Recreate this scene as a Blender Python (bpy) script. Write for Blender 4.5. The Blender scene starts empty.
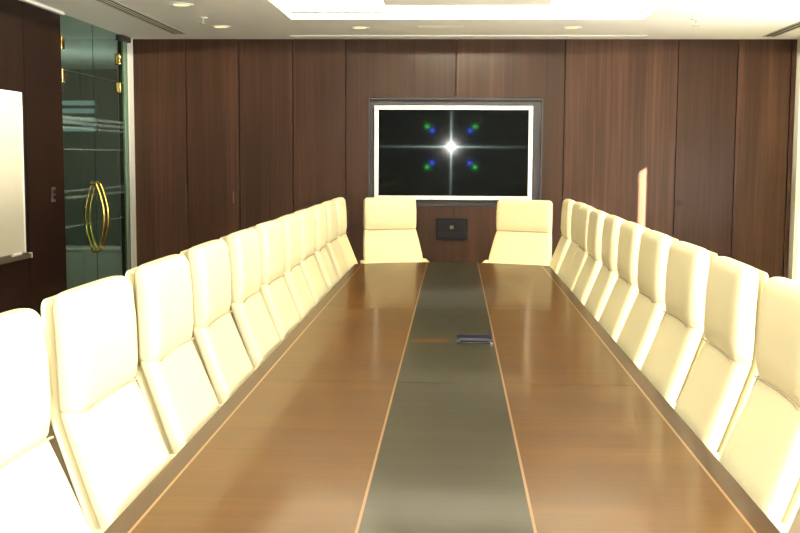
import bpy, bmesh, math, random
from mathutils import Vector, Matrix
random.seed(7)
S = bpy.context.scene
COL = S.collection
PI = math.pi

# ------------------------------------------------------------------ helpers
def tag(o, label=None, cat=None, group=None, kind=None):
    if label: o['label'] = label
    if cat: o['category'] = cat
    if group: o['group'] = group
    if kind: o['kind'] = kind
    return o

def empty(name, loc=(0, 0, 0), rz=0.0):
    o = bpy.data.objects.new(name, None)
    o.empty_display_size = 0.1
    o.location = loc
    o.rotation_euler = (0, 0, rz)
    COL.objects.link(o)
    return o

class MB:
    """collects geometry that becomes ONE mesh object"""
    def __init__(self):
        self.bm = bmesh.new()
        self.mi = 0
    def _mark(self, faces):
        for f in faces:
            f.material_index = self.mi
    def box(self, x0, x1, y0, y1, z0, z1, bev=0.0, seg=2):
        b = bmesh.new()
        r = bmesh.ops.create_cube(b, size=1.0)
        for v in b.verts:
            v.co.x = x0 if v.co.x < 0 else x1
            v.co.y = y0 if v.co.y < 0 else y1
            v.co.z = z0 if v.co.z < 0 else z1
        if bev > 0:
            bmesh.ops.bevel(b, geom=list(b.edges), offset=bev, segments=seg, profile=0.5, affect='EDGES')
        self.take(b)
        return self
    def take(self, b, mat=None):
        if mat is not None:
            b.transform(mat)
        for f in b.faces:
            f.material_index = self.mi
        me = bpy.data.meshes.new('tmp')
        b.to_mesh(me)
        b.free()
        self.bm.from_mesh(me)
        bpy.data.meshes.remove(me)
    def cyl(self, c, r, h, axis='Z', seg=24, r2=None, bev=0.0):
        b = bmesh.new()
        bmesh.ops.create_cone(b, cap_ends=True, segments=seg, radius1=r, radius2=r if r2 is None else r2, depth=h)
        if bev > 0:
            es = [e for e in b.edges if abs(e.verts[0].co.z - e.verts[1].co.z) < 1e-6]
            bmesh.ops.bevel(b, geom=es, offset=bev, segments=2, profile=0.5, affect='EDGES')
        if axis == 'X': b.transform(Matrix.Rotation(PI / 2, 4, 'Y'))
        if axis == 'Y': b.transform(Matrix.Rotation(PI / 2, 4, 'X'))
        b.transform(Matrix.Translation(c))
        self.take(b)
        return self
    def ring(self, c, r0, r1, z0, z1, seg=32):
        bm = self.bm
        L = []
        for (r, z) in ((r0, z0), (r1, z0), (r1, z1), (r0, z1)):
            L.append([bm.verts.new((c[0] + r * math.cos(2 * PI * k / seg), c[1] + r * math.sin(2 * PI * k / seg), z)) for k in range(seg)])
        for q in range(4):
            a, b = L[q], L[(q + 1) % 4]
            for k in range(seg):
                f = bm.faces.new((a[k], a[(k + 1) % seg], b[(k + 1) % seg], b[k]))
                f.material_index = self.mi
        return self
    def tube(self, pts, r, seg=10, sx=1.0, rr=None):
        """round tube along a polyline"""
        bm = self.bm
        pts = [Vector(p) for p in pts]
        rings = []
        for i, p in enumerate(pts):
            t = (pts[min(i + 1, len(pts) - 1)] - pts[max(i - 1, 0)]).normalized()
            up = Vector((1, 0, 0)) if abs(t.x) < 0.9 else Vector((0, 1, 0))
            n = t.cross(up).normalized()
            u = n.cross(t).normalized()
            ri = r if rr is None else rr[i]
            rings.append([bm.verts.new(p + n * (ri * math.cos(2 * PI * k / seg)) + u * (ri * sx * math.sin(2 * PI * k / seg))) for k in range(seg)])
        for a, b in zip(rings[:-1], rings[1:]):
            for k in range(seg):
                f = bm.faces.new((a[k], a[(k + 1) % seg], b[(k + 1) % seg], b[k]))
                f.material_index = self.mi
        for rg in (rings[0], rings[-1]):
            f = bm.faces.new(rg); f.material_index = self.mi
        return self
    def loft(self, rings):
        bm = self.bm
        L = [[bm.verts.new(p) for p in rg] for rg in rings]
        n = len(L[0])
        for a, b in zip(L[:-1], L[1:]):
            for k in range(n):
                f = bm.faces.new((a[k], a[(k + 1) % n], b[(k + 1) % n], b[k]))
                f.material_index = self.mi
        for rg in (L[0], L[-1]):
            f = bm.faces.new(rg); f.material_index = self.mi
        return self
    def prism(self, poly, z0, z1, bev=0.0):
        b = bmesh.new()
        lo = [b.verts.new((x, y, z0)) for x, y in poly]
        hi = [b.verts.new((x, y, z1)) for x, y in poly]
        n = len(poly)
        b.faces.new(lo); b.faces.new(hi)
        for k in range(n):
            b.faces.new((lo[k], lo[(k + 1) % n], hi[(k + 1) % n], hi[k]))
        bmesh.ops.recalc_face_normals(b, faces=list(b.faces))
        if bev > 0:
            bmesh.ops.bevel(b, geom=[e for e in b.edges if e.verts[0].co.z == e.verts[1].co.z], offset=bev, segments=2, profile=0.5, affect='EDGES')
        self.take(b)
        return self
    def build(self, name, mats, parent=None, smooth=False, angle=40):
        bm = self.bm
        bmesh.ops.recalc_face_normals(bm, faces=list(bm.faces))
        me = bpy.data.meshes.new(name)
        bm.to_mesh(me)
        bm.free()
        if not isinstance(mats, (list, tuple)): mats = [mats]
        for m in mats: me.materials.append(m)
        if smooth:
            for p in me.polygons: p.use_smooth = True
            try: me.set_sharp_from_angle(angle=math.radians(angle))
            except Exception: pass
        o = bpy.data.objects.new(name, me)
        COL.objects.link(o)
        if parent is not None: o.parent = parent
        return o

def copy_tree(o, parent=None):
    c = o.copy()
    COL.objects.link(c)
    if parent is not None: c.parent = parent
    for ch in list(o.children):
        copy_tree(ch, c)
    return c

# ------------------------------------------------------------------ materials
def lin(c):
    return tuple(((v / 255.0) / 12.92 if v / 255.0 <= 0.04045 else ((v / 255.0 + 0.055) / 1.055) ** 2.4) for v in c)

def newmat(name):
    m = bpy.data.materials.new(name)
    m.use_nodes = True
    nt = m.node_tree
    for n in list(nt.nodes): nt.nodes.remove(n)
    out = nt.nodes.new('ShaderNodeOutputMaterial')
    return m, nt, out

def N(nt, typ, **kw):
    n = nt.nodes.new(typ)
    for k, v in kw.items():
        if k.startswith('i_'):
            n.inputs[k[2:].replace('_', ' ')].default_value = v
        else:
            setattr(n, k, v)
    return n

def rgba(c): return (c[0], c[1], c[2], 1.0)

def simple(name, col, rough=0.5, metal=0.0, noise=0.0, nscale=20.0, bump=0.0, bscale=200.0, spec=0.5, coat=0.0, coatr=0.1):
    m, nt, out = newmat(name)
    p = N(nt, 'ShaderNodeBsdfPrincipled')
    p.inputs['Roughness'].default_value = rough
    p.inputs['Metallic'].default_value = metal
    p.inputs['Specular IOR Level'].default_value = spec
    p.inputs['Coat Weight'].default_value = coat
    p.inputs['Coat Roughness'].default_value = coatr
    p.inputs['Base Color'].default_value = rgba(col)
    tc = N(nt, 'ShaderNodeTexCoord')
    if noise > 0:
        t = N(nt, 'ShaderNodeTexNoise'); t.inputs['Scale'].default_value = nscale; t.inputs['Detail'].default_value = 4
        nt.links.new(tc.outputs['Object'], t.inputs['Vector'])
        r = N(nt, 'ShaderNodeMapRange'); r.inputs['To Min'].default_value = 1 - noise; r.inputs['To Max'].default_value = 1 + noise
        nt.links.new(t.outputs['Fac'], r.inputs['Value'])
        mx = N(nt, 'ShaderNodeVectorMath', operation='SCALE'); mx.inputs[0].default_value = col
        nt.links.new(r.outputs['Result'], mx.inputs['Scale'])
        nt.links.new(mx.outputs['Vector'], p.inputs['Base Color'])
    if bump > 0:
        t = N(nt, 'ShaderNodeTexNoise'); t.inputs['Scale'].default_value = bscale; t.inputs['Detail'].default_value = 3
        nt.links.new(tc.outputs['Object'], t.inputs['Vector'])
        b = N(nt, 'ShaderNodeBump'); b.inputs['Strength'].default_value = bump; b.inputs['Distance'].default_value = 0.005
        nt.links.new(t.outputs['Fac'], b.inputs['Height'])
        nt.links.new(b.outputs['Normal'], p.inputs['Normal'])
    nt.links.new(p.outputs['BSDF'], out.inputs['Surface'])
    return m

def wood(name, c_dark, c_mid, c_light, grain='Z', fine=55.0, long_=0.8, rough=0.4, coat=0.0, coatr=0.15, panel=None, spec=0.4, bump=0.04):
    """veneer: streaks that run along one axis, optional panel-to-panel tone change along X"""
    m, nt, out = newmat(name)
    p = N(nt, 'ShaderNodeBsdfPrincipled')
    p.inputs['Roughness'].default_value = rough
    p.inputs['Coat Weight'].default_value = coat
    p.inputs['Coat Roughness'].default_value = coatr
    p.inputs['Coat IOR'].default_value = 1.32
    p.inputs['Specular IOR Level'].default_value = spec
    tc = N(nt, 'ShaderNodeTexCoord')
    mp = N(nt, 'ShaderNodeMapping')
    sc = {'X': (long_, fine, fine), 'Y': (fine, long_, fine), 'Z': (fine, fine, long_)}[grain]
    mp.inputs['Scale'].default_value = sc
    nt.links.new(tc.outputs['Object'], mp.inputs['Vector'])
    n1 = N(nt, 'ShaderNodeTexNoise'); n1.inputs['Scale'].default_value = 1.0; n1.inputs['Detail'].default_value = 6; n1.inputs['Roughness'].default_value = 0.65
    nt.links.new(mp.outputs['Vector'], n1.inputs['Vector'])
    mp2 = N(nt, 'ShaderNodeMapping')
    mp2.inputs['Scale'].default_value = tuple(v * (0.16 if v == fine else 0.5) for v in sc)
    nt.links.new(tc.outputs['Object'], mp2.inputs['Vector'])
    n2 = N(nt, 'ShaderNodeTexNoise'); n2.inputs['Scale'].default_value = 1.0; n2.inputs['Detail'].default_value = 3
    nt.links.new(mp2.outputs['Vector'], n2.inputs['Vector'])
    add = N(nt, 'ShaderNodeMath', operation='ADD')
    h1 = N(nt, 'ShaderNodeMath', operation='MULTIPLY'); h1.inputs[1].default_value = 0.5
    h2 = N(nt, 'ShaderNodeMath', operation='MULTIPLY'); h2.inputs[1].default_value = 0.5
    nt.links.new(n1.outputs['Fac'], h1.inputs[0]); nt.links.new(n2.outputs['Fac'], h2.inputs[0])
    nt.links.new(h1.outputs[0], add.inputs[0]); nt.links.new(h2.outputs[0], add.inputs[1])
    val = add.outputs[0]
    if panel:
        sep = N(nt, 'ShaderNodeSeparateXYZ'); nt.links.new(tc.outputs['Object'], sep.inputs[0])
        d = N(nt, 'ShaderNodeMath', operation='DIVIDE'); d.inputs[1].default_value = panel
        nt.links.new(sep.outputs['X'], d.inputs[0])
        fl = N(nt, 'ShaderNodeMath', operation='FLOOR'); nt.links.new(d.outputs[0], fl.inputs[0])
        wn = N(nt, 'ShaderNodeTexWhiteNoise', noise_dimensions='1D'); nt.links.new(fl.outputs[0], wn.inputs['W'])
        mr = N(nt, 'ShaderNodeMapRange'); mr.inputs['To Min'].default_value = -0.07; mr.inputs['To Max'].default_value = 0.07
        nt.links.new(wn.outputs['Value'], mr.inputs['Value'])
        a2 = N(nt, 'ShaderNodeMath', operation='ADD')
        nt.links.new(val, a2.inputs[0]); nt.links.new(mr.outputs[0], a2.inputs[1]); val = a2.outputs[0]
    cr = N(nt, 'ShaderNodeValToRGB')
    e = cr.color_ramp.elements
    e[0].position = 0.33; e[0].color = rgba(c_dark)
    e[1].position = 0.68; e[1].color = rgba(c_light)
    k = e.new(0.5); k.color = rgba(c_mid)
    nt.links.new(val, cr.inputs['Fac'])
    nt.links.new(cr.outputs['Color'], p.inputs['Base Color'])
    if bump > 0:
        b = N(nt, 'ShaderNodeBump'); b.inputs['Strength'].default_value = bump; b.inputs['Distance'].default_value = 0.001
        nt.links.new(n1.outputs['Fac'], b.inputs['Height']); nt.links.new(b.outputs['Normal'], p.inputs['Normal'])
    nt.links.new(p.outputs['BSDF'], out.inputs['Surface'])
    return m

def emit(name, col, strength):
    m, nt, out = newmat(name)
    e = N(nt, 'ShaderNodeEmission'); e.inputs['Color'].default_value = rgba(col); e.inputs['Strength'].default_value = strength
    nt.links.new(e.outputs[0], out.inputs['Surface'])
    return m

def pane(name, tint, bands=()):
    """clear float glass: tinted see-through plus mirror reflection; optional frosted bands at given heights"""
    m, nt, out = newmat(name)
    tr = N(nt, 'ShaderNodeBsdfTransparent'); tr.inputs['Color'].default_value = rgba(tint)
    gl = N(nt, 'ShaderNodeBsdfGlossy'); gl.inputs['Roughness'].default_value = 0.02
    gl.inputs['Color'].default_value = (0.8, 0.95, 0.88, 1)
    fr = N(nt, 'ShaderNodeFresnel'); fr.inputs['IOR'].default_value = 1.5
    mx = N(nt, 'ShaderNodeMixShader')
    ge = N(nt, 'ShaderNodeNewGeometry'); fm = N(nt, 'ShaderNodeMath', operation='MULTIPLY_ADD')
    nt.links.new(ge.outputs['Backfacing'], fm.inputs[0]); fm.inputs[1].default_value = -1.0; fm.inputs[2].default_value = 1.0
    ff = N(nt, 'ShaderNodeMath', operation='MULTIPLY')
    nt.links.new(fr.outputs[0], ff.inputs[0]); nt.links.new(fm.outputs[0], ff.inputs[1])
    nt.links.new(ff.outputs[0], mx.inputs[0]); nt.links.new(tr.outputs[0], mx.inputs[1]); nt.links.new(gl.outputs[0], mx.inputs[2])
    last = mx.outputs[0]
    if bands:
        tc = N(nt, 'ShaderNodeTexCoord'); sep = N(nt, 'ShaderNodeSeparateXYZ')
        nt.links.new(tc.outputs['Object'], sep.inputs[0])
        tot = None
        for z, hw in bands:
            c = N(nt, 'ShaderNodeMath', operation='COMPARE'); c.inputs[1].default_value = z; c.inputs[2].default_value = hw
            nt.links.new(sep.outputs['Z'], c.inputs[0])
            if tot is None: tot = c.outputs[0]
            else:
                a = N(nt, 'ShaderNodeMath', operation='MAXIMUM')
                nt.links.new(tot, a.inputs[0]); nt.links.new(c.outputs[0], a.inputs[1]); tot = a.outputs[0]
        hf = N(nt, 'ShaderNodeMath', operation='MULTIPLY'); hf.inputs[1].default_value = 0.16
        nt.links.new(tot, hf.inputs[0])
        df = N(nt, 'ShaderNodeBsdfDiffuse'); df.inputs['Color'].default_value = (0.45, 0.56, 0.52, 1)
        m2 = N(nt, 'ShaderNodeMixShader')
        nt.links.new(hf.outputs[0], m2.inputs[0]); nt.links.new(last, m2.inputs[1]); nt.links.new(df.outputs[0], m2.inputs[2])
        last = m2.outputs[0]
    nt.links.new(last, out.inputs['Surface'])
    return m

def screen_mat():
    """dark display glass: dull black body, clear gloss, and the pixel grid that spreads a bright
    reflection along its rows and columns and into weak coloured orders"""
    m, nt, out = newmat('display_glass')
    base = N(nt, 'ShaderNodeBsdfPrincipled')
    base.inputs['Base Color'].default_value = (0.0012, 0.0012, 0.0014, 1)
    base.inputs['Roughness'].default_value = 0.07
    base.inputs['Specular IOR Level'].default_value = 0.035
    tg = N(nt, 'ShaderNodeTangent', direction_type='UV_MAP'); tg.uv_map = 'UVMap'
    last = base.outputs[0]
    def addlobe(node, w):
        nonlocal last
        a = N(nt, 'ShaderNodeAddShader')
        nt.links.new(last, a.inputs[0]); nt.links.new(node.outputs[0], a.inputs[1]); last = a.outputs[0]
    for rot, along, wide, w_ in ((0.25, 0.045, 0.0008, 1.0), (0.0, 0.035, 0.0008, 0.8), (0.25, 0.012, 0.001, 0.8), (0.0, 0.012, 0.001, 0.8)):
        r_ = math.sqrt(along * wide)
        g = N(nt, 'ShaderNodeBsdfAnisotropic')
        g.inputs['Color'].default_value = (STREAK * 0.75 * w_, STREAK * 1.0 * w_, STREAK * 0.95 * w_, 1)
        g.inputs['Roughness'].default_value = math.sqrt(r_)
        g.inputs['Anisotropy'].default_value = 1 - wide / r_
        g.inputs['Rotation'].default_value = rot
        nt.links.new(tg.outputs[0], g.inputs['Tangent'])
        addlobe(g, 1)
    c = N(nt, 'ShaderNodeBsdfAnisotropic'); c.inputs['Roughness'].default_value = 0.04
    c.inputs['Color'].default_value = (CORE, CORE, CORE, 1)
    addlobe(c, 1)
    for (sx, sz) in ((-1, 1), (1, 1), (-1, -1), (1, -1)):
        for k, col in ((0.017, (0.02, 0.05, 0.5)), (0.0215, (0.02, 0.3, 0.03))):
            g = N(nt, 'ShaderNodeBsdfAnisotropic'); g.inputs['Roughness'].default_value = 0.045
            g.inputs['Color'].default_value = tuple(v * FLECK for v in col) + (1,)
            v = Vector((sx * k, -1, sz * k * 0.85)).normalized()
            cn = N(nt, 'ShaderNodeCombineXYZ')
            for q in range(3): cn.inputs[q].default_value = v[q]
            nt.links.new(cn.outputs[0], g.inputs['Normal'])
            addlobe(g, 1)
    nt.links.new(last, out.inputs['Surface'])
    return m

STREAK, CORE, FLECK = 0.0006, 0.0002, 0.0003

M = {}
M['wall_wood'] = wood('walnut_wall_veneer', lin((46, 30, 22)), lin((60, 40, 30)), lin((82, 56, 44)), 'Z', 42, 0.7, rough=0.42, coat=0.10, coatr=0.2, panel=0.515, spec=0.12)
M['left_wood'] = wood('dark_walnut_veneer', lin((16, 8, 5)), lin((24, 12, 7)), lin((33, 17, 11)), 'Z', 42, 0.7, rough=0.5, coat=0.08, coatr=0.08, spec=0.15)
M['groove'] = simple('panel_groove', lin((30, 18, 14)), 0.8)
M['table_field'] = wood('table_veneer', lin((62, 39, 5)), lin((72, 45, 7)), lin((83, 54, 11)), 'X', 38, 1.2, rough=0.34, coat=0.24, coatr=0.10, spec=0.04, bump=0.02)
M['table_edge'] = wood('table_border_veneer', lin((40, 20, 4)), lin((48, 25, 6)), lin((58, 32, 10)), 'Y', 38, 1.0, rough=0.34, coat=0.24, coatr=0.10, spec=0.04, bump=0.02)
M['table_band'] = wood('table_centre_veneer', lin((26, 24, 13)), lin((35, 32, 18)), lin((46, 41, 24)), 'X', 30, 1.5, rough=0.34, coat=0.24, coatr=0.10, spec=0.04, bump=0.02)
M['inlay'] = simple('maple_inlay', lin((122, 84, 36)), 0.35, noise=0.1, nscale=12, coat=0.1)
M['leather'] = simple('cream_leather', (0.83, 0.755, 0.49), 0.42, bump=0.10, bscale=60, noise=0.03, nscale=6, spec=0.4)
M['piping'] = simple('cream_leather_seam', (0.45, 0.38, 0.26), 0.6)
M['chrome'] = simple('polished_metal', (0.75, 0.75, 0.76), 0.18, 1.0)
M['brass'] = simple('polished_brass', (0.83, 0.58, 0.16), 0.16, 1.0)
M['white'] = simple('white_paint', (0.80, 0.80, 0.76), 0.7, noise=0.02, nscale=3)
M['wall_paint'] = simple('cream_wall_paint', (0.82, 0.81, 0.72), 0.7, noise=0.02, nscale=3)
M['carpet'] = simple('carpet', lin((112, 98, 80)), 0.95, noise=0.2, nscale=150, bump=0.3, bscale=400)
M['silver'] = simple('champagne_silver', (0.80, 0.77, 0.68), 0.32, 0.6)
M['niche'] = simple('grey_laminate', lin((48, 45, 53)), 0.5, noise=0.05)
M['dark_plastic'] = simple('dark_plastic', lin((22, 22, 28)), 0.5, spec=0.15)
M['panel_face'] = simple('dark_grille_face', lin((26, 27, 34)), 0.6, bump=0.1, bscale=300, spec=0.15)
M['grey_metal'] = simple('grey_metal', lin((170, 168, 152)), 0.5, 0.2)
M['tray'] = simple('tray_metal', lin((104, 100, 82)), 0.4, 0.5)
M['black'] = simple('slot_black', lin((54, 53, 48)), 0.8)
M['board'] = simple('white_board', (0.68, 0.65, 0.54), 0.25)
M['glass_door'] = pane('green_float_glass', (0.66, 0.77, 0.71), ((1.855, 0.012), (1.895, 0.012), (1.815, 0.008), (1.645, 0.006), (1.315, 0.010), (1.262, 0.010), (1.03, 0.008)))
M['glass_clear'] = pane('clear_window_glass', (0.95, 0.96, 0.95))
M['glass_top'] = pane('green_transom_glass', (0.66, 0.77, 0.71))
M['glass_edge'] = simple('green_glass_edge', lin((130, 160, 140)), 0.2)
M['corridor'] = simple('corridor_paint', lin((128, 132, 122)), 0.8)
M['lamp_lens'] = emit('warm_lamp_lens', (1.0, 0.86, 0.36), 1.3)
M['screen'] = screen_mat()
m, nt, out = newmat('roller_blind')
d1 = N(nt, 'ShaderNodeBsdfDiffuse'); d1.inputs['Color'].default_value = (0.75, 0.73, 0.64, 1)
t1 = N(nt, 'ShaderNodeBsdfTranslucent'); t1.inputs['Color'].default_value = (0.80, 0.78, 0.62, 1)
x1 = N(nt, 'ShaderNodeMixShader'); x1.inputs[0].default_value = 0.3
nt.links.new(d1.outputs[0], x1.inputs[1]); nt.links.new(t1.outputs[0], x1.inputs[2]); nt.links.new(x1.outputs[0], out.inputs['Surface'])
M['blind'] = m
M['port'] = simple('port_metal', lin((30, 30, 46)), 0.5, 0.0, spec=0.1)
M['pull'] = simple('dull_bronze', lin((110, 84, 62)), 0.5, 0.3)
M['rubber'] = simple('caster_black', lin((26, 26, 26)), 0.6)
M['switch'] = simple('switch_plate', lin((78, 56, 40)), 0.4)
M['added_glow'] = emit('added_bright_patch', (0.62, 0.80, 0.78), 0.45)  # self-lit colour for the bright patch added behind the door glass

# ------------------------------------------------------------------ camera (800 x 533 frame)
F = 1100.0
yv = Vector((55.0, 109.5, -F)).normalized()            # room depth axis, in camera axes
a = -0.0055
dn = Vector((a, -1.0, (55.0 * a - 109.5) / F)).normalized()
zv = -dn
xv = yv.cross(zv)
R = Matrix((xv, yv, zv))                                # rows: world axes in camera axes  -> camera to world
cam = bpy.data.cameras.new('camera')
cam.sensor_width = 36.0
cam.lens = F / 800.0 * 36.0
cam.clip_start = 0.05
co = bpy.data.objects.new('camera', cam)
co.matrix_world = Matrix.Translation((0, 0, 1.6)) @ R.to_4x4()
COL.objects.link(co)
S.camera = co

# ------------------------------------------------------------------ setting
D = 10.4          # end wall
CZ = 2.69         # ceiling
XL, XR = -3.06, 3.125
YB = -3.2         # wall behind the camera
def struct(o): o['kind'] = 'structure'; return o

b = MB(); b.box(-7.0, XR + 0.3, YB - 0.2, 15.2, -0.1, 0.0); struct(b.build('floor', M['carpet']))

# ceiling with a lit coffer and a floating panel hung inside it
CX0, CX1, CY0, CY1, CT = -1.32, 1.474, 1.2, 8.91, 2.95
PX0, PX1, PY0, PY1 = -0.52, 0.67, 2.0, 8.14
b = MB()
b.box(-7.0, CX0, YB - 0.2, 15.2, CZ, CZ + 0.06)
b.box(CX1, XR + 0.3, YB - 0.2, 15.2, CZ, CZ + 0.06)
b.box(CX0, CX1, CY1, 15.2, CZ, CZ + 0.06)
b.box(CX0, CX1, YB - 0.2, CY0, CZ, CZ + 0.06)
b.box(CX0 - 0.05, CX1 + 0.05, CY0 - 0.05, CY1 + 0.05, CT, CT + 0.06)
b.box(CX0 - 0.05, CX0, CY0, CY1, CZ + 0.05, CT + 0.02)
b.box(CX1, CX1 + 0.05, CY0, CY1, CZ + 0.05, CT + 0.02)
b.box(CX0, CX1, CY1, CY1 + 0.05, CZ + 0.05, CT + 0.02)
b.box(CX0, CX1, CY0 - 0.05, CY0, CZ + 0.05, CT + 0.02)
b.box(PX0, PX1, PY0, PY1, CZ + 0.005, CZ + 0.045)
for y in (2.6, 4.2, 5.8, 7.5):
    for x in (PX0 + 0.3, PX1 - 0.3):
        b.box(x - 0.01, x + 0.01, y - 0.01, y + 0.01, CZ + 0.04, CT + 0.01)
struct(b.build('ceiling', M['white']))

# end wall: veneered panels with grooves round a recess for the television
NX0, NX1, NZ0, NZ1 = -0.815, 0.815, 1.138, 2.146
b = MB()
joints = [XL, -2.545, -2.04, -1.53, -1.03, 0.0, 1.01, 2.05, 2.59, 3.075, XR]
for i in range(len(joints) - 1):
    x0, x1 = joints[i], joints[i + 1]
    g = 0.005
    x0 += g if i else 0; x1 -= g
    segs = []
    if x1 < NX0 or x0 > NX1 or True:
        if x0 < NX0 < x1:
            segs = [(x0, NX0, 0.0, CZ), (NX0, x1, 0.0, NZ0 - 0.004), (NX0, x1, NZ1 + 0.004, CZ)]
        elif x0 < NX1 < x1:
            segs = [(NX1, x1, 0.0, CZ), (x0, NX1, 0.0, NZ0 - 0.004), (x0, NX1, NZ1 + 0.004, CZ)]
        else:
            segs = [(x0, x1, 0.0, CZ)]
    for (u0, u1, z0, z1) in segs:
        b.box(u0, u1, D, D + 0.03, z0, z1)
b.mi = 1
b.box(XL, NX0 - 0.01, D + 0.03, D + 0.12, 0, CZ)
b.box(NX1 + 0.01, XR, D + 0.03, D + 0.12, 0, CZ)
b.box(NX0 - 0.01, NX1 + 0.01, D + 0.03, D + 0.12, 0, NZ0 - 0.004)
b.box(NX0 - 0.01, NX1 + 0.01, D + 0.03, D + 0.12, NZ1 + 0.004, CZ)
b.box(NX0 - 0.01, NX1 + 0.01, D + 0.095, D + 0.12, NZ0 - 0.01, NZ1 + 0.01)
struct(b.build('wall_back', [M['wall_wood'], M['groove']]))

# grey lining of the recess
b = MB()
b.box(NX0, NX1, D + 0.07, D + 0.09, NZ0, NZ1)
b.box(NX0, NX0 + 0.012, D - 0.004, D + 0.07, NZ0, NZ1)
b.box(NX1 - 0.012, NX1, D - 0.004, D + 0.07, NZ0, NZ1)
b.box(NX0 + 0.012, NX1 - 0.012, D - 0.004, D + 0.07, NZ0, NZ0 + 0.012)
b.box(NX0 + 0.012, NX1 - 0.012, D - 0.004, D + 0.07, NZ1 - 0.012, NZ1)
struct(b.build('trim_1', M['niche']))

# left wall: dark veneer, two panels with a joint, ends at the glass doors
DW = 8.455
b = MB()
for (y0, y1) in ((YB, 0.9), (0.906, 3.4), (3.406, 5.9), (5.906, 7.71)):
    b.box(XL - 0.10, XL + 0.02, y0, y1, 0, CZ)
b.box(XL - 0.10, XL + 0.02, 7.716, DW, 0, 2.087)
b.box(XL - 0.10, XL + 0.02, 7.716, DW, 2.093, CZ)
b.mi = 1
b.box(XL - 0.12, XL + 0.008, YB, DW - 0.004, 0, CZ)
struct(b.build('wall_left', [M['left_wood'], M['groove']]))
b = MB(); b.box(XL + 0.02, XL + 0.055, YB, DW, CZ - 0.022, CZ - 0.001)
struct(b.build('trim_2', M['white']))                   # white edge between wood and ceiling
b = MB(); b.box(XL - 0.10, XL + 0.012, 10.27, D, 0, CZ)
struct(b.build('trim_3', M['white']))                   # white jamb at the corner
b = MB(); b.box(XL - 0.07, XL - 0.005, 10.20, 10.27, 0, CZ)
struct(b.build('trim_4', M['black']))

# glass doors
YM = 9.27
YE = 10.12
def leaf(name, y0, y1, hy, hinge_y, lab):
    b = MB(); b.box(XL - 0.006, XL + 0.006, y0, y1, 0.012, 2.258)
    d = b.build(name, M['glass_door']); d['kind'] = 'structure'
    for side in (1, -1):
        pts = []
        for k in range(25):
            t = k / 24.0
            ang = PI * t
            bul = 0.016 + 0.066 * math.sin(ang) ** 0.85
            pts.append((XL + side * bul, hy, 0.785 + 0.575 * t))
        b = MB(); b.tube(pts, 0.0105, 12)
        for z in (0.788, 1.357):
            b.cyl((XL + side * 0.014, hy, z), 0.017, 0.022, 'X', 16)
        b.build('door_handle', M['brass'], d, True)
    b = MB(); b.box(XL - 0.025, XL + 0.025, hinge_y - 0.032, hinge_y + 0.032, 2.165, 2.258, 0.004)
    b.build('door_hinge', M['brass'], d)
    return d
leaf('door_1', DW + 0.01, YM - 0.004, YM - 0.05, DW + 0.045, None)
leaf('door_2', YM + 0.004, YE, YM + 0.06, YE - 0.14, None)
for i, (y0, y1, hy) in enumerate(((DW + 0.01, YM - 0.004, DW + 0.045), (YM + 0.004, YE, YE - 0.14))):
    b = MB(); b.box(XL - 0.006, XL + 0.006, y0, y1, 2.266, CZ)
    w = b.build('window_%d' % (i + 1), M['glass_top']); struct(w)
    b = MB(); b.box(XL - 0.025, XL + 0.025, hy - 0.032, hy + 0.032, 2.415, 2.515, 0.004)
    b.build('clamp', M['brass'], w)
b = MB(); b.box(XL - 0.012, XL + 0.012, YE + 0.002, 10.195, 0.0, CZ)
struct(b.build('trim_5', M['glass_edge']))
b = MB(); b.box(XL - 0.03, XL + 0.035, 10.0, 10.27, CZ - 0.05, CZ - 0.002, 0.004)
struct(b.build('trim_6', M['black']))

# corridor behind the glass
b = MB()
b.box(-5.62, -5.5, 5.0, 15.0, 0, CZ)
struct(b.build('wall_corridor_side', M['corridor']))
b = MB(); b.box(-5.5, 4.0, 14.0, 14.1, 0, CZ)
struct(b.build('wall_corridor_end', M['corridor']))
b = MB(); b.box(-5.5, XL - 0.12, 4.9, 5.0, 0, CZ)
struct(b.build('wall_corridor_near', M['corridor']))
w = empty('window_3', (-4.72, 13.97, 2.10)); struct(w)  # added glowing panel imitating a bright patch in the glass, no known window
b = MB()
for z in (-0.17, -0.05, 0.06, 0.16):
    b.box(-0.36, 0.12, -0.01, 0.0, z - 0.03, z + 0.03)
b.build('blind', M['added_glow'], w)  # flat self-lit strips in slat shape, not a real blind
b = MB(); b.box(-0.40, 0.16, 0.0, 0.03, -0.24, 0.24); b.build('window_frame', M['corridor'], w)
b = MB()
cb = empty('low_cabinet', (-4.25, 12.6, 0.0))
b.box(-0.55, 0.55, -0.2, 0.2, 0.06, 0.50, 0.006); b.build('body', M['white'], cb)
b = MB(); b.box(-0.57, 0.57, -0.22, 0.22, 0.501, 0.53, 0.004); b.build('top', M['board'], cb)
b = MB(); b.box(-0.5, 0.5, -0.16, 0.16, 0.0, 0.059); b.build('plinth', M['black'], cb)
for x0, x1 in ((-0.545, -0.005), (0.005, 0.545)):
    b = MB(); b.box(x0, x1, -0.218, -0.2005, 0.07, 0.49, 0.003); b.build('cabinet_door', M['board'], cb)
tag(cb, 'pale low cabinet in the corridor, seen through the glass doors', 'cabinet')

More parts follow.
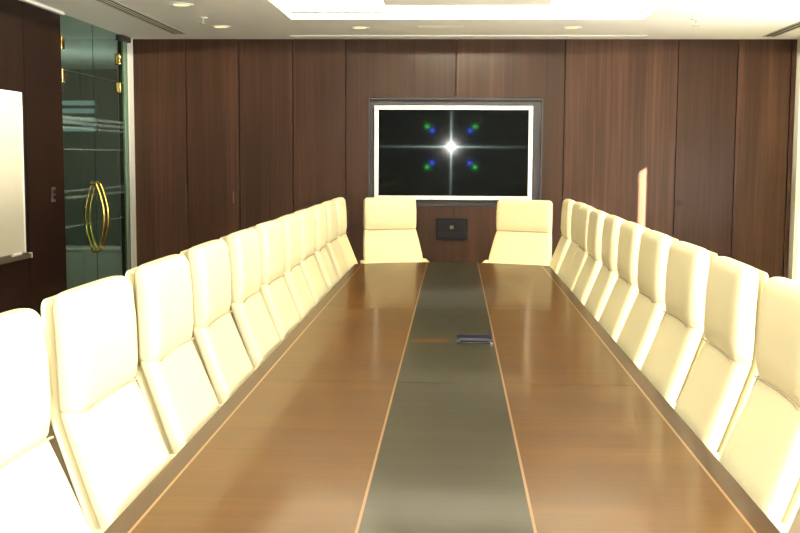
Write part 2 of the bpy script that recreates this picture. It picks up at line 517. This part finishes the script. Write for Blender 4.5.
# right wall: window bays with blinds; the last blind leaves a narrow gap to the column
bays = [(-2.2, -0.3), (0.3, 2.2), (2.8, 4.7), (5.3, 7.2), (7.75, 8.55), (8.95, 10.28)]
WZ0, WZ1 = 0.75, 2.45
b = MB()
b.box(XR, XR + 0.25, YB, bays[-1][0], 0, WZ0); b.box(XR, XR + 0.25, bays[-1][1], D + 0.12, 0, WZ0); b.box(XR, XR + 0.25, bays[-1][0], bays[-1][1], 0, 0.12)
b.box(XR, XR + 0.25, YB, D + 0.12, WZ1, CZ)
edges = [YB] + [v for q in bays for v in q] + [D + 0.12]
for i in range(0, len(edges), 2):
    b.box(XR, XR + 0.25, edges[i], edges[i + 1], WZ0, WZ1)
struct(b.build('wall_right', M['wall_paint']))
for i, (y0, y1) in enumerate(bays):
    zs = 0.12 if i == 5 else WZ0
    w = empty('window_%d' % (i + 4), (XR + 0.15, (y0 + y1) / 2, zs)); struct(w)
    h = (y1 - y0) / 2; H = WZ1 - zs
    b = MB()
    b.box(-0.03, 0.03, -h, -h + 0.04, 0, H); b.box(-0.03, 0.03, h - 0.04, h, 0, H)
    b.box(-0.03, 0.03, -h + 0.04, h - 0.04, 0, 0.04); b.box(-0.03, 0.03, -h + 0.04, h - 0.04, H - 0.04, H)
    b.build('window_frame', M['white'], w)
    b = MB(); b.box(-0.004, 0.004, -h + 0.04, h - 0.04, 0.04, H - 0.04); b.build('pane', M['glass_clear'], w)
    gap = 0.16 if i == 4 else 0.0
    b = MB()
    b.box(-0.098, -0.098 + 0.001, -h + 0.005, h - 0.005 - gap, 0.01, H - 0.03)
    b.cyl((-0.098, -gap / 2, H - 0.03), 0.025, 2 * h - 0.01 - gap, 'Y', 16)
    b.build('roller_blind', M['blind'], w)
b = MB(); b.box(XL - 0.12, XR + 0.25, YB - 0.12, YB, 0, CZ); struct(b.build('wall_front', M['wall_paint']))

# ------------------------------------------------------------------ ceiling fittings
def slot_diffuser(name, x0, x1, y0, y1, along, nslot, lab, fm):
    t = empty(name, ((x0 + x1) / 2, (y0 + y1) / 2, CZ))
    hx, hy = (x1 - x0) / 2, (y1 - y0) / 2
    b = MB(); e = 0.014
    b.box(-hx, -hx + e, -hy, hy, -0.006, 0.0); b.box(hx - e, hx, -hy, hy, -0.006, 0.0)
    b.box(-hx + e, hx - e, -hy, -hy + e, -0.006, 0.0); b.box(-hx + e, hx - e, hy - e, hy, -0.006, 0.0)
    if along == 'Y':
        for k in range(1, nslot):
            x = -hx + e + (2 * hx - 2 * e) * k / nslot
            b.box(x - 0.007, x + 0.007, -hy + e, hy - e, -0.006, 0.0)
    else:
        for k in range(1, nslot):
            y = -hy + e + (2 * hy - 2 * e) * k / nslot
            b.box(-hx + e, hx - e, y - 0.007, y + 0.007, -0.006, 0.0)
    b.build('frame', fm, t)
    b = MB(); b.box(-hx + e, hx - e, -hy + e, hy - e, -0.0022, -0.0005); b.build('slot', M['black'] if fm is M['grey_metal'] else M['niche'], t)
    tag(t, lab, 'air vent')
    return t
slot_diffuser('air_diffuser', -2.545, -2.42, 2.0, 9.93, 'Y', 3, 'long grey slotted air diffuser in the ceiling beside the glass doors', M['grey_metal'])
slot_diffuser('air_diffuser', 2.735, 2.845, 2.0, 10.15, 'Y', 2, 'long grey slotted air diffuser in the ceiling by the right wall', M['grey_metal'])
slot_diffuser('air_diffuser', -1.51, 1.70, 10.05, 10.13, 'X', 2, 'long white slot diffuser in the ceiling along the end wall above the television', M['white'])

def downlight(x, y, lab, watt=8, first=[None]):
    if first[0] is None:
        t = empty('downlight', (x, y, CZ))
        b = MB(); b.ring((0, 0), 0.062, 0.085, -0.006, 0.0); b.build('ring', M['white'], t, True)
        b = MB(); b.cyl((0, 0, -0.002), 0.062, 0.003, 'Z', 32); b.build('lens', M['lamp_lens'], t)
        first[0] = t
    else:
        t = copy_tree(first[0]); t.location = (x, y, CZ)
    tag(t, lab, 'ceiling light', 'round recessed downlights')
    l = bpy.data.lights.new('downlight_lamp', 'SPOT')
    l.energy = watt; l.color = (1.0, 0.74, 0.36); l.spot_size = 1.8; l.spot_blend = 0.7; l.shadow_soft_size = 0.06
    lo = bpy.data.objects.new('downlight_lamp', l); lo.location = (x, y, CZ - 0.02)
    COL.objects.link(lo)
downlight(-1.99, 9.39, 'round yellow downlight in the ceiling at the far left, close to the end wall')
downlight(-1.99, 8.03, 'round yellow downlight beside the long left air diffuser, nearer the camera')
downlight(-0.82, 9.47, 'round yellow downlight in the ceiling above the left head chair', 95)
downlight(0.97, 9.47, 'added round yellow downlight in the ceiling, warming the right head chair', 95)  # added lamp mirroring the left one, only to warm the right head chair

def sprinkler(x, y, lab, first=[None]):
    if first[0] is None:
        t = empty('sprinkler', (x, y, CZ))
        b = MB(); b.cyl((0, 0, -0.004), 0.038, 0.008, 'Z', 24, bev=0.002); b.build('rose', M['white'], t, True)
        b = MB(); b.cyl((0, 0, -0.028), 0.010, 0.04, 'Z', 12); b.cyl((0, 0, -0.05), 0.024, 0.004, 'Z', 16)
        b.build('head', M['grey_metal'], t, True)
        first[0] = t
    else:
        t = copy_tree(first[0]); t.location = (x, y, CZ)
    tag(t, lab, 'sprinkler', 'ceiling sprinkler heads')
sprinkler(-2.01, 8.78, 'small sprinkler head on the grey ceiling between two downlights at the left')
sprinkler(1.88, 8.9, 'small sprinkler head on the bright ceiling at the right')
b = MB()
b.box(-0.32, 0.06, 9.36, 9.37, CZ - 0.003, CZ); b.box(-0.32, 0.06, 9.53, 9.54, CZ - 0.003, CZ)
b.box(-0.32, -0.31, 9.37, 9.53, CZ - 0.003, CZ); b.box(0.05, 0.06, 9.37, 9.53, CZ - 0.003, CZ)
b.box(-0.31, 0.05, 9.37, 9.53, CZ - 0.0015, CZ)
o = b.build('access_panel', M['white'])
tag(o, 'white rectangular access panel in the ceiling above the television', 'ceiling panel')

# ------------------------------------------------------------------ television
tv = empty('television', (0, D + 0.07, NZ0))
k = D / F
TX0, TX1 = (374.4 - 455) * k, (531.6 - 455) * k
TZ0, TZ1 = 1.6 - (199.8 - 157) * k - NZ0, 1.6 + (157 - 106.3) * k - NZ0
bw = 0.040
b = MB()
b.box(TX0, TX1, -0.06, -0.045, TZ0, TZ0 + bw, 0.004); b.box(TX0, TX1, -0.06, -0.045, TZ1 - bw, TZ1, 0.004)
b.box(TX0, TX0 + bw, -0.06, -0.045, TZ0 + bw, TZ1 - bw, 0.004); b.box(TX1 - bw, TX1, -0.06, -0.045, TZ0 + bw, TZ1 - bw, 0.004)
b.build('bezel', M['silver'], tv)
b = MB(); b.box(TX0 + 0.01, TX1 - 0.01, -0.044, -0.001, TZ0 + 0.01, TZ1 - 0.01); b.build('housing', M['dark_plastic'], tv)
me = bpy.data.meshes.new('screen')
x0, x1, z0, z1, yy, yb = TX0 + bw - 0.002, TX1 - bw + 0.002, TZ0 + bw - 0.002, TZ1 - bw + 0.002, -0.052, -0.0445
me.from_pydata([(x0, yy, z0), (x1, yy, z0), (x1, yy, z1), (x0, yy, z1), (x0, yb, z0), (x1, yb, z0), (x1, yb, z1), (x0, yb, z1)], [],
               [(0, 1, 2, 3), (5, 4, 7, 6), (4, 5, 1, 0), (3, 2, 6, 7), (4, 0, 3, 7), (1, 5, 6, 2)])
uv = me.uv_layers.new(name='UVMap')
for lp in me.loops:
    c = me.vertices[lp.vertex_index].co
    uv.data[lp.index].uv = ((c.x - x0) / (x1 - x0), (c.z - z0) / (z1 - z0) + c.y * 0.01)
me.materials.append(M['screen'])
so = bpy.data.objects.new('screen', me); COL.objects.link(so); so.parent = tv
tag(tv, 'large flat television with a silver bezel in the recess of the wooden end wall', 'television')

# connection panel under the television
cp = empty('connection_panel', (-0.024, D, 0.824))
b = MB(); b.box(-0.148, 0.148, -0.022, -0.001, 0, 0.2, 0.004); b.build('housing', M['dark_plastic'], cp)
b = MB(); b.box(-0.132, 0.132, -0.026, -0.0222, 0.016, 0.184, 0.002); b.build('face', M['panel_face'], cp)
b = MB(); b.box(-0.018, 0.018, -0.029, -0.0262, 0.10, 0.132, 0.001); b.build('badge', M['tray'], cp)
tag(cp, 'dark grey rectangular panel fixed on the wood wall below the television', 'wall panel')

b = MB(); b.box(-2.108, -2.096, D - 0.006, D - 0.0005, 1.15, 1.26, 0.002)
tag(b.build('door_pull', M['pull']), 'slim pale flush pull on the left part of the wooden end wall', 'door pull')
b = MB(); b.cyl((2.09, D - 0.004, 1.185), 0.028, 0.007, 'Y', 20)
tag(b.build('door_pull', M['groove']), 'dark round flush pull on the right part of the wooden end wall', 'door pull')

# light switch on the left wall
ls = empty('light_switch', (XL + 0.0205, 8.21, 1.30))
b = MB(); b.box(0, 0.008, -0.04, 0.04, -0.055, 0.055, 0.003); b.build('plate', M['switch'], ls)
b = MB(); b.box(0.0082, 0.013, -0.025, 0.025, 0.004, 0.036, 0.002); b.box(0.0082, 0.013, -0.025, 0.025, -0.036, -0.004, 0.002)
b.build('rocker', M['dark_plastic'], ls)
tag(ls, 'small dark light switch on the left wood wall between whiteboard and glass doors', 'switch')

# whiteboard
wb = empty('whiteboard', (XL + 0.0205, 6.37, 0.88))
b = MB(); b.box(0.0, 0.022, -1.2, 1.2, 0.04, 1.135); b.build('board', M['board'], wb)
b = MB()
b.box(0.0, 0.030, 1.2, 1.215, 0.03, 1.15, 0.002); b.box(0.0, 0.030, -1.215, -1.2, 0.03, 1.15, 0.002)
b.box(0.0, 0.030, -1.2, 1.2, 1.135, 1.15, 0.002)
b.build('frame', M['white'], wb)
b = MB()
b.box(0.0, 0.055, -1.2, 1.2, 0.0, 0.038, 0.003); b.box(0.055, 0.07, -1.2, 1.2, 0.0, 0.012, 0.003); b.box(0.066, 0.072, -1.2, 1.2, 0.0, 0.03, 0.003)
b.build('tray', M['tray'], wb)
b = MB(); b.box(0.004, 0.072, 1.2005, 1.222, -0.002, 0.036, 0.003); b.build('tray_cap', M['white'], wb)
tag(wb, 'large white board with a grey pen tray on the dark left wall', 'whiteboard')
b = MB(); b.tube([(XL + 0.0865, 7.25, 0.923), (XL + 0.0865, 7.39, 0.923)], 0.012, 12)
tag(b.build('marker_pen', M['white'], None, True), 'white marker pen lying on the grey tray of the whiteboard', 'pen')

# ------------------------------------------------------------------ conference table
TXL, TXR, TY0, TYC, TYM, TZ = -0.790, 0.757, 1.25, 8.68, 8.90, 0.75
tcx = (TXL + TXR) / 2; thw = (TXR - TXL) / 2
table = empty('conference_table', (tcx, (TY0 + TYM) / 2, 0.0))
oy = (TY0 + TYM) / 2
def end_y(x):       # bowed end, x measured from the table middle
    return TYC + (TYM - TYC) * (1 - (x / thw) ** 2)
def strip(x0, x1, z0, z1, grow=0.0, n=14, y0=None):
    y_lo = (TY0 if y0 is None else y0) - oy
    xs = [x0 + (x1 - x0) * q / n for q in range(n + 1)]
    poly = [(x0, y_lo), (x1, y_lo)] + [(x, end_y(max(-thw, min(thw, x))) - oy + grow) for x in reversed(xs)]
    return poly
# under-body with a knife edge
b = MB()
rings = []
def outline(ins, z, n=20):
    xs = [-thw + ins + (2 * thw - 2 * ins) * q / n for q in range(n + 1)]
    pts = [(xs[0], TY0 - oy + ins, z), (xs[-1], TY0 - oy + ins, z)]
    pts += [(x, end_y(x) - oy - ins, z) for x in reversed(xs)]
    return pts
b.loft([outline(0.10, TZ - 0.055), outline(0.045, TZ - 0.04), outline(0.006, TZ - 0.018), outline(0.0, TZ - 0.013), outline(0.0, TZ - 0.0045), outline(0.0035, TZ - 0.001), outline(0.006, TZ - 0.0006)])
b.build('edge', M['table_edge'], table)
IL = [-0.728 - tcx, -0.215 - tcx, 0.192 - tcx, 0.694 - tcx]
iw = 0.0036
def slabs(mb, x0, x1, cuts, top):
    ys = [TY0] + cuts + [None]
    for i in range(len(ys) - 1):
        ya = ys[i] + (0.0012 if i else 0.005)
        if ys[i + 1] is None:
            n = 14
            xs = [x0 + (x1 - x0) * q / n for q in range(n + 1)]
            poly = [(x0, ya - oy), (x1, ya - oy)] + [(x, end_y(x) - oy - 0.006) for x in reversed(xs)]
            mb.prism(poly, TZ - 0.0005, top)
        else:
            mb.box(x0, x1, ya - oy, ys[i + 1] - 0.0012 - oy, TZ - 0.0005, top)
cuts = [2.10, 4.10, 6.11]
b = MB(); slabs(b, IL[0] + iw, IL[1] - iw, cuts, TZ); b.build('side_panel', M['table_field'], table)
b = MB(); slabs(b, IL[2] + iw, IL[3] - iw, cuts, TZ); b.build('side_panel', M['table_field'], table)
b = MB(); slabs(b, IL[1] + iw, IL[2] - iw, cuts, TZ); b.build('centre_panel', M['table_band'], table)
b = MB(); slabs(b, -thw + 0.007, IL[0] - iw, [], TZ); b.build('border', M['table_edge'], table)
b = MB(); slabs(b, IL[3] + iw, thw - 0.007, [], TZ); b.build('border', M['table_edge'], table)
for x in IL:
    b = MB(); slabs(b, x - iw, x + iw, [], TZ + 0.0002); b.build('inlay_strip', M['inlay'], table)
for yc in (2.3, 5.0, 7.7):
    b = MB(); b.box(-0.26, 0.26, yc - 0.45 - oy, yc + 0.45 - oy, 0.0, TZ - 0.056, 0.01); b.build('pedestal', M['table_edge'], table)
# cable hatch: open flap with dark metal well, and its wooden cover beside it
px = lambda X: X - tcx
pt = MB(); pt.box(px(0.016), px(0.178), 4.985 - oy, 5.115 - oy, TZ + 0.0003, TZ + 0.004, 0.0012)
port = pt.build('cable_port', M['dark_plastic'], table)
b = MB(); b.box(px(0.016), px(0.178), 5.105 - oy, 5.113 - oy, TZ + 0.004, TZ + 0.022, 0.001); b.build('flap', M['port'], port)
b = MB(); b.box(px(0.030), px(0.165), 5.01 - oy, 5.09 - oy, TZ + 0.0042, TZ + 0.010, 0.002); b.build('socket_plate', M['port'], port)
b = MB(); b.box(px(0.170), px(0.180), 4.982 - oy, 4.992 - oy, TZ + 0.0003, TZ + 0.007, 0.001); b.build('latch', M['chrome'], port)
b = MB(); b.box(px(-0.19), px(-0.025), 5.0 - oy, 5.12 - oy, TZ + 0.0002, TZ + 0.0012, 0.0003)
b.build('hatch_cover', M['table_field'], table)
tag(table, 'long brown wooden conference table with pale inlay lines and a dark centre band', 'table')

# ------------------------------------------------------------------ chairs
def cs_ring(z, yc, w, t, conc, n=36, p=4.5, fw=1.0):
    """one horizontal section of a cushion; front (-y) side slightly dished"""
    out = []
    for q in range(n):
        a = 2 * PI * q / n
        c, s = math.cos(a), math.sin(a)
        x = w * math.copysign(abs(c) ** (2 / p), c)
        y = t / 2 * math.copysign(abs(s) ** (2 / p), s)
        if s < 0:
            y += conc * (1 - min(1.0, (x / w) ** 2)) * min(1.0, -s * 1.6)
        out.append((x, yc + y, z))
    return out

def cushion(levels, conc, r_top=0.03, r_bot=0.02, p=4.5, n=36):
    """levels: (z, y_front, thickness, halfwidth) from bottom to top; rounded ends"""
    rings = []
    def interp(z):
        for (a, c) in zip(levels[:-1], levels[1:]):
            if a[0] <= z <= c[0]:
                t = (z - a[0]) / (c[0] - a[0])
                return [a[i] + (c[i] - a[i]) * t for i in range(4)]
        return list(levels[-1] if z > levels[-1][0] else levels[0])
    z0, z1 = levels[0][0], levels[-1][0]
    zs = []
    for k in range(6):
        th = PI / 2 * k / 5
        zs.append((z0 + r_bot * (1 - math.sin(th)) if False else z0 + r_bot * (1 - math.cos(th)), r_bot * (1 - math.sin(th))))
    m = 12
    for k in range(1, m):
        zs.append((z0 + r_bot + (z1 - r_top - z0 - r_bot) * k / m, 0.0))
    for k in range(7):
        th = PI / 2 * k / 6
        zs.append((z1 - r_top * (1 - math.sin(th)), r_top * (1 - math.cos(th))))
    for z, ins in zs:
        _, yf, t, w = interp(z)
        rings.append(cs_ring(z, yf + t / 2, w - ins * 0.9, max(0.012, t - 1.5 * ins), conc, n, p))
    return rings

def yface(z):
    return 0.014 + (z - 0.75) * 0.385

def make_chair():
    root = empty('conference_chair')
    # lower back cushion
    lv = [(z, yface(z), 0.074, w) for z, w in ((0.44, 0.255), (0.60, 0.260), (0.75, 0.256), (0.88, 0.242), (0.985, 0.226))]
    b = MB(); b.loft(cushion(lv, 0.016, 0.022, 0.022)); b.build('backrest', M['leather'], root, True, 60)
    # headrest cushion
    yh = 0.098
    lv = [(0.972, yh + 0.002, 0.074, 0.227), (1.03, yh - 0.008, 0.088, 0.230), (1.15, yh - 0.005, 0.088, 0.230), (1.235, yh + 0.004, 0.084, 0.227), (1.268, yh + 0.012, 0.078, 0.222)]
    b = MB(); b.loft(cushion(lv, 0.014, 0.032, 0.018)); b.build('headrest', M['leather'], root, True, 60)
    # upholstered shell behind both cushions
    lv = [(z, yface(z) + 0.076, 0.026, w) for z, w in ((0.42, 0.236), (0.60, 0.242), (0.75, 0.240), (0.88, 0.226))]
    lv += [(0.985, yh + 0.081, 0.028, 0.214), (1.10, yh + 0.085, 0.028, 0.214), (1.20, yh + 0.088, 0.026, 0.212), (1.250, yh + 0.094, 0.024, 0.206)]
    b = MB(); b.loft(cushion(lv, 0.0, 0.02, 0.02, 3.6)); b.build('back_shell', M['leather'], root, True, 60)
    # dark seam welt between headrest and lower cushion
    pts = [(-0.212 + 0.424 * q / 16, yh + 0.012 + 0.014 * (1 - ((-0.212 + 0.424 * q / 16) / 0.22) ** 2) - 0.012, 0.979) for q in range(17)]
    b = MB(); b.tube(pts, 0.0028, 8); b.build('seam', M['piping'], root, True)
    # seat
    b = MB()
    rings = []
    for (y, w, zt, th) in ((-0.565, 0.20, 0.452, 0.04), (-0.555, 0.225, 0.462, 0.07), (-0.52, 0.238, 0.470, 0.09), (-0.40, 0.242, 0.472, 0.10), (-0.25, 0.242, 0.464, 0.10), (-0.14, 0.236, 0.458, 0.09), (-0.115, 0.225, 0.45, 0.07), (-0.108, 0.20, 0.44, 0.04)):
        rg = []
        for q in range(32):
            an = 2 * PI * q / 32
            c, s = math.cos(an), math.sin(an)
            rg.append((w * math.copysign(abs(c) ** 0.42, c), y, zt - th / 2 + th / 2 * math.copysign(abs(s) ** 0.5, s)))
        rings.append(rg)
    b.loft(rings); b.build('seat', M['leather'], root, True, 60)
    # padded arms: leave the back at table height, dip below it and turn down to the seat
    for s in (-1, 1):
        path = [(s * 0.268, 0.060, 0.690), (s * 0.274, 0.03, 0.690), (s * 0.274, 0.0, 0.684), (s * 0.275, -0.05, 0.668), (s * 0.275, -0.15, 0.660), (s * 0.275, -0.26, 0.656), (s * 0.275, -0.31, 0.640), (s * 0.274, -0.325, 0.60), (s * 0.262, -0.31, 0.50), (s * 0.256, -0.29, 0.43)]
        rr = [0.016, 0.019, 0.021, 0.022, 0.022, 0.022, 0.021, 0.018, 0.014, 0.012]
        b = MB(); b.tube(path, 0.02, 12, 1.0, rr); b.build('armrest', M['leather'], root, True, 70)
    # column and star base on casters
    b = MB()
    b.cyl((0, -0.30, 0.355), 0.09, 0.03, 'Z', 24); b.cyl((0, -0.30, 0.24), 0.026, 0.24, 'Z', 20); b.cyl((0, -0.30, 0.105), 0.04, 0.05, 'Z', 20)
    for q in range(5):
        an = 2 * PI * q / 5 + 0.3
        c, s = math.cos(an), math.sin(an)
        b.tube([(0.03 * c, -0.30 + 0.03 * s, 0.105), (0.16 * c, -0.30 + 0.16 * s, 0.09), (0.29 * c, -0.30 + 0.29 * s, 0.072)], 0.018, 10, 1.0, [0.022, 0.019, 0.014])
        b.mi = 1
        b.cyl((0.29 * c, -0.30 + 0.29 * s, 0.028), 0.028, 0.04, 'X', 18)
        b.mi = 0
    b.build('base', [M['chrome'], M['rubber']], root, True)
    return root

ords = ['first', 'second', 'third', 'fourth', 'fifth', 'sixth', 'seventh', 'eighth', 'ninth', 'tenth', 'eleventh']
left_y = [2.13, 2.79, 3.47, 4.14, 4.82, 5.48, 6.12, 6.76, 7.42, 8.11, 8.76]
right_y = [2.95, 3.60, 4.28, 4.97, 5.66, 6.32, 6.97, 7.57, 8.17, 8.775]
proto = make_chair()
used = False
def chair(x, y, rz, label, group):
    global used
    o = copy_tree(proto) if used else proto
    used = True
    o.location = (x, y, 0); o.rotation_euler = (0, 0, rz)
    tag(o, label, 'chair', group)
    return o
for i, y in enumerate(left_y):       # front of the chair (-y local) turned to +x
    lab = 'cream leather high-back chair, %s from the camera on the left side of the table' % ords[i]
    if i == 0: lab = 'cream leather high-back chair nearest the camera on the left, cut by the photo edge'
    if i == len(left_y) - 1: lab = 'cream leather high-back chair at the far end of the left side, by the table corner'
    chair(TXL + 0.006 + random.uniform(-0.006, 0.002), y, PI / 2 + random.uniform(-0.025, 0.025), lab, 'chairs along the left side of the table')
for i, y in enumerate(right_y):
    lab = 'cream leather high-back chair, %s from the camera on the right side of the table' % ords[i]
    if i == 0: lab = 'cream leather high-back chair nearest the camera on the right, cut by the photo edge'
    if i == len(right_y) - 1: lab = 'cream leather high-back chair at the far end of the right side, by the table corner'
    chair(TXR + 0.002 + random.uniform(-0.002, 0.006) + (0.02 if i in (8,) else 0), y, -PI / 2 + random.uniform(-0.025, 0.025), lab, 'chairs along the right side of the table')
h1 = chair(-0.525, 9.71, math.radians(22), 'cream leather high-back chair at the table head, left of the dark wall panel', 'chairs at the far head of the table')
h2 = chair(0.565, 9.70, math.radians(-24), 'cream leather high-back chair at the table head, right of the dark wall panel', 'chairs at the far head of the table')

h1.scale = (1.07, 1.0, 0.975); h2.scale = (1.13, 1.0, 0.965)
# ------------------------------------------------------------------ light
def lamp(name, kind, loc, energy, color, **kw):
    l = bpy.data.lights.new(name, kind); l.energy = energy; l.color = color
    for k_, v_ in kw.items(): setattr(l, k_, v_)
    o = bpy.data.objects.new(name, l); o.location = loc; COL.objects.link(o)
    return o
# the photographer's flash, just above the lens (it shows in the television)
lamp('camera_flash', 'POINT', (-0.075, 0.0, 1.79), 400, (1.0, 0.96, 0.90), shadow_soft_size=0.012)
# daylight through the window bays in the right wall
for (y0, y1) in bays[:-1]:
    o = lamp('window_daylight', 'AREA', (XR + 0.02, (y0 + y1) / 2, (WZ0 + WZ1) / 2), 90 * (y1 - y0), (1.0, 0.97, 0.90), shape='RECTANGLE', size=WZ1 - WZ0, size_y=y1 - y0 - 0.15)
    o.rotation_euler = (0, PI / 2 + math.radians(18), 0)
# led strips lying on the floating ceiling panel light the coffer
for (x, y, sx, sy, rot) in ((PX0 + 0.06, (PY0 + PY1) / 2, 0.03, PY1 - PY0 - 0.2, (0, -1)), (PX1 - 0.06, (PY0 + PY1) / 2, 0.03, PY1 - PY0 - 0.2, (0, 1)),
                            ((PX0 + PX1) / 2, PY1 - 0.06, PX1 - PX0 - 0.2, 0.03, (-1, 0)), ((PX0 + PX1) / 2, PY0 + 0.06, PX1 - PX0 - 0.2, 0.03, (1, 0))):
    o = lamp('cove_strip', 'AREA', (x, y, CZ + 0.075), 80 * max(sx, sy), (1.0, 0.91, 0.66), shape='RECTANGLE', size=sx, size_y=sy)
    d_ = Vector((-1 if rot == (0, -1) else 1 if rot == (0, 1) else 0, 1 if rot == (-1, 0) else -1 if rot == (1, 0) else 0, 0.7))
    if rot[0] == 0: o.rotation_euler = (0, math.copysign(PI - math.atan2(1, 0.7), rot[1]) * -1, 0)
    else: o.rotation_euler = (PI - math.atan2(1, 0.7) if rot[0] < 0 else -(PI - math.atan2(1, 0.7)), 0, 0)
    assert (o.rotation_euler.to_matrix() @ Vector((0, 0, -1))).dot(d_.normalized()) > 0.99, (rot, o.rotation_euler.to_matrix() @ Vector((0, 0, -1)), d_)
# corridor lamp
lamp('corridor_lamp', 'POINT', (-4.0, 11.8, 1.7), 34, (0.92, 1.0, 0.95), shadow_soft_size=0.3)
# low sun from behind right, through the gap beside the last blind
sun = lamp('sun', 'SUN', (6, 2, 5), 150.0, (1.0, 0.86, 0.66), angle=0.008)
gy = bays[-2][1] - 0.06
dvec = Vector((1.742 - XR, D - gy, 0)); hl = dvec.length
dvec.z = -(2.30 - 1.48) / hl * hl
sun.rotation_euler = dvec.to_track_quat('-Z', 'Y').to_euler()

w = bpy.data.worlds.new('world'); S.world = w; w.use_nodes = True
nt = w.node_tree
for n in list(nt.nodes): nt.nodes.remove(n)
out = nt.nodes.new('ShaderNodeOutputWorld'); bg = nt.nodes.new('ShaderNodeBackground'); sky = nt.nodes.new('ShaderNodeTexSky')
sky.sky_type = 'HOSEK_WILKIE'
sky.sun_direction = (-dvec).normalized()
bg.inputs['Strength'].default_value = 0.6
nt.links.new(sky.outputs[0], bg.inputs[0]); nt.links.new(bg.outputs[0], out.inputs[0])

S.view_settings.view_transform = 'Standard'
S.view_settings.look = 'None'
S.view_settings.gamma = 1.0
S.view_settings.exposure = 0.0
S.cycles.use_denoising = True
S.cycles.max_bounces = 10
S.cycles.transparent_max_bounces = 12
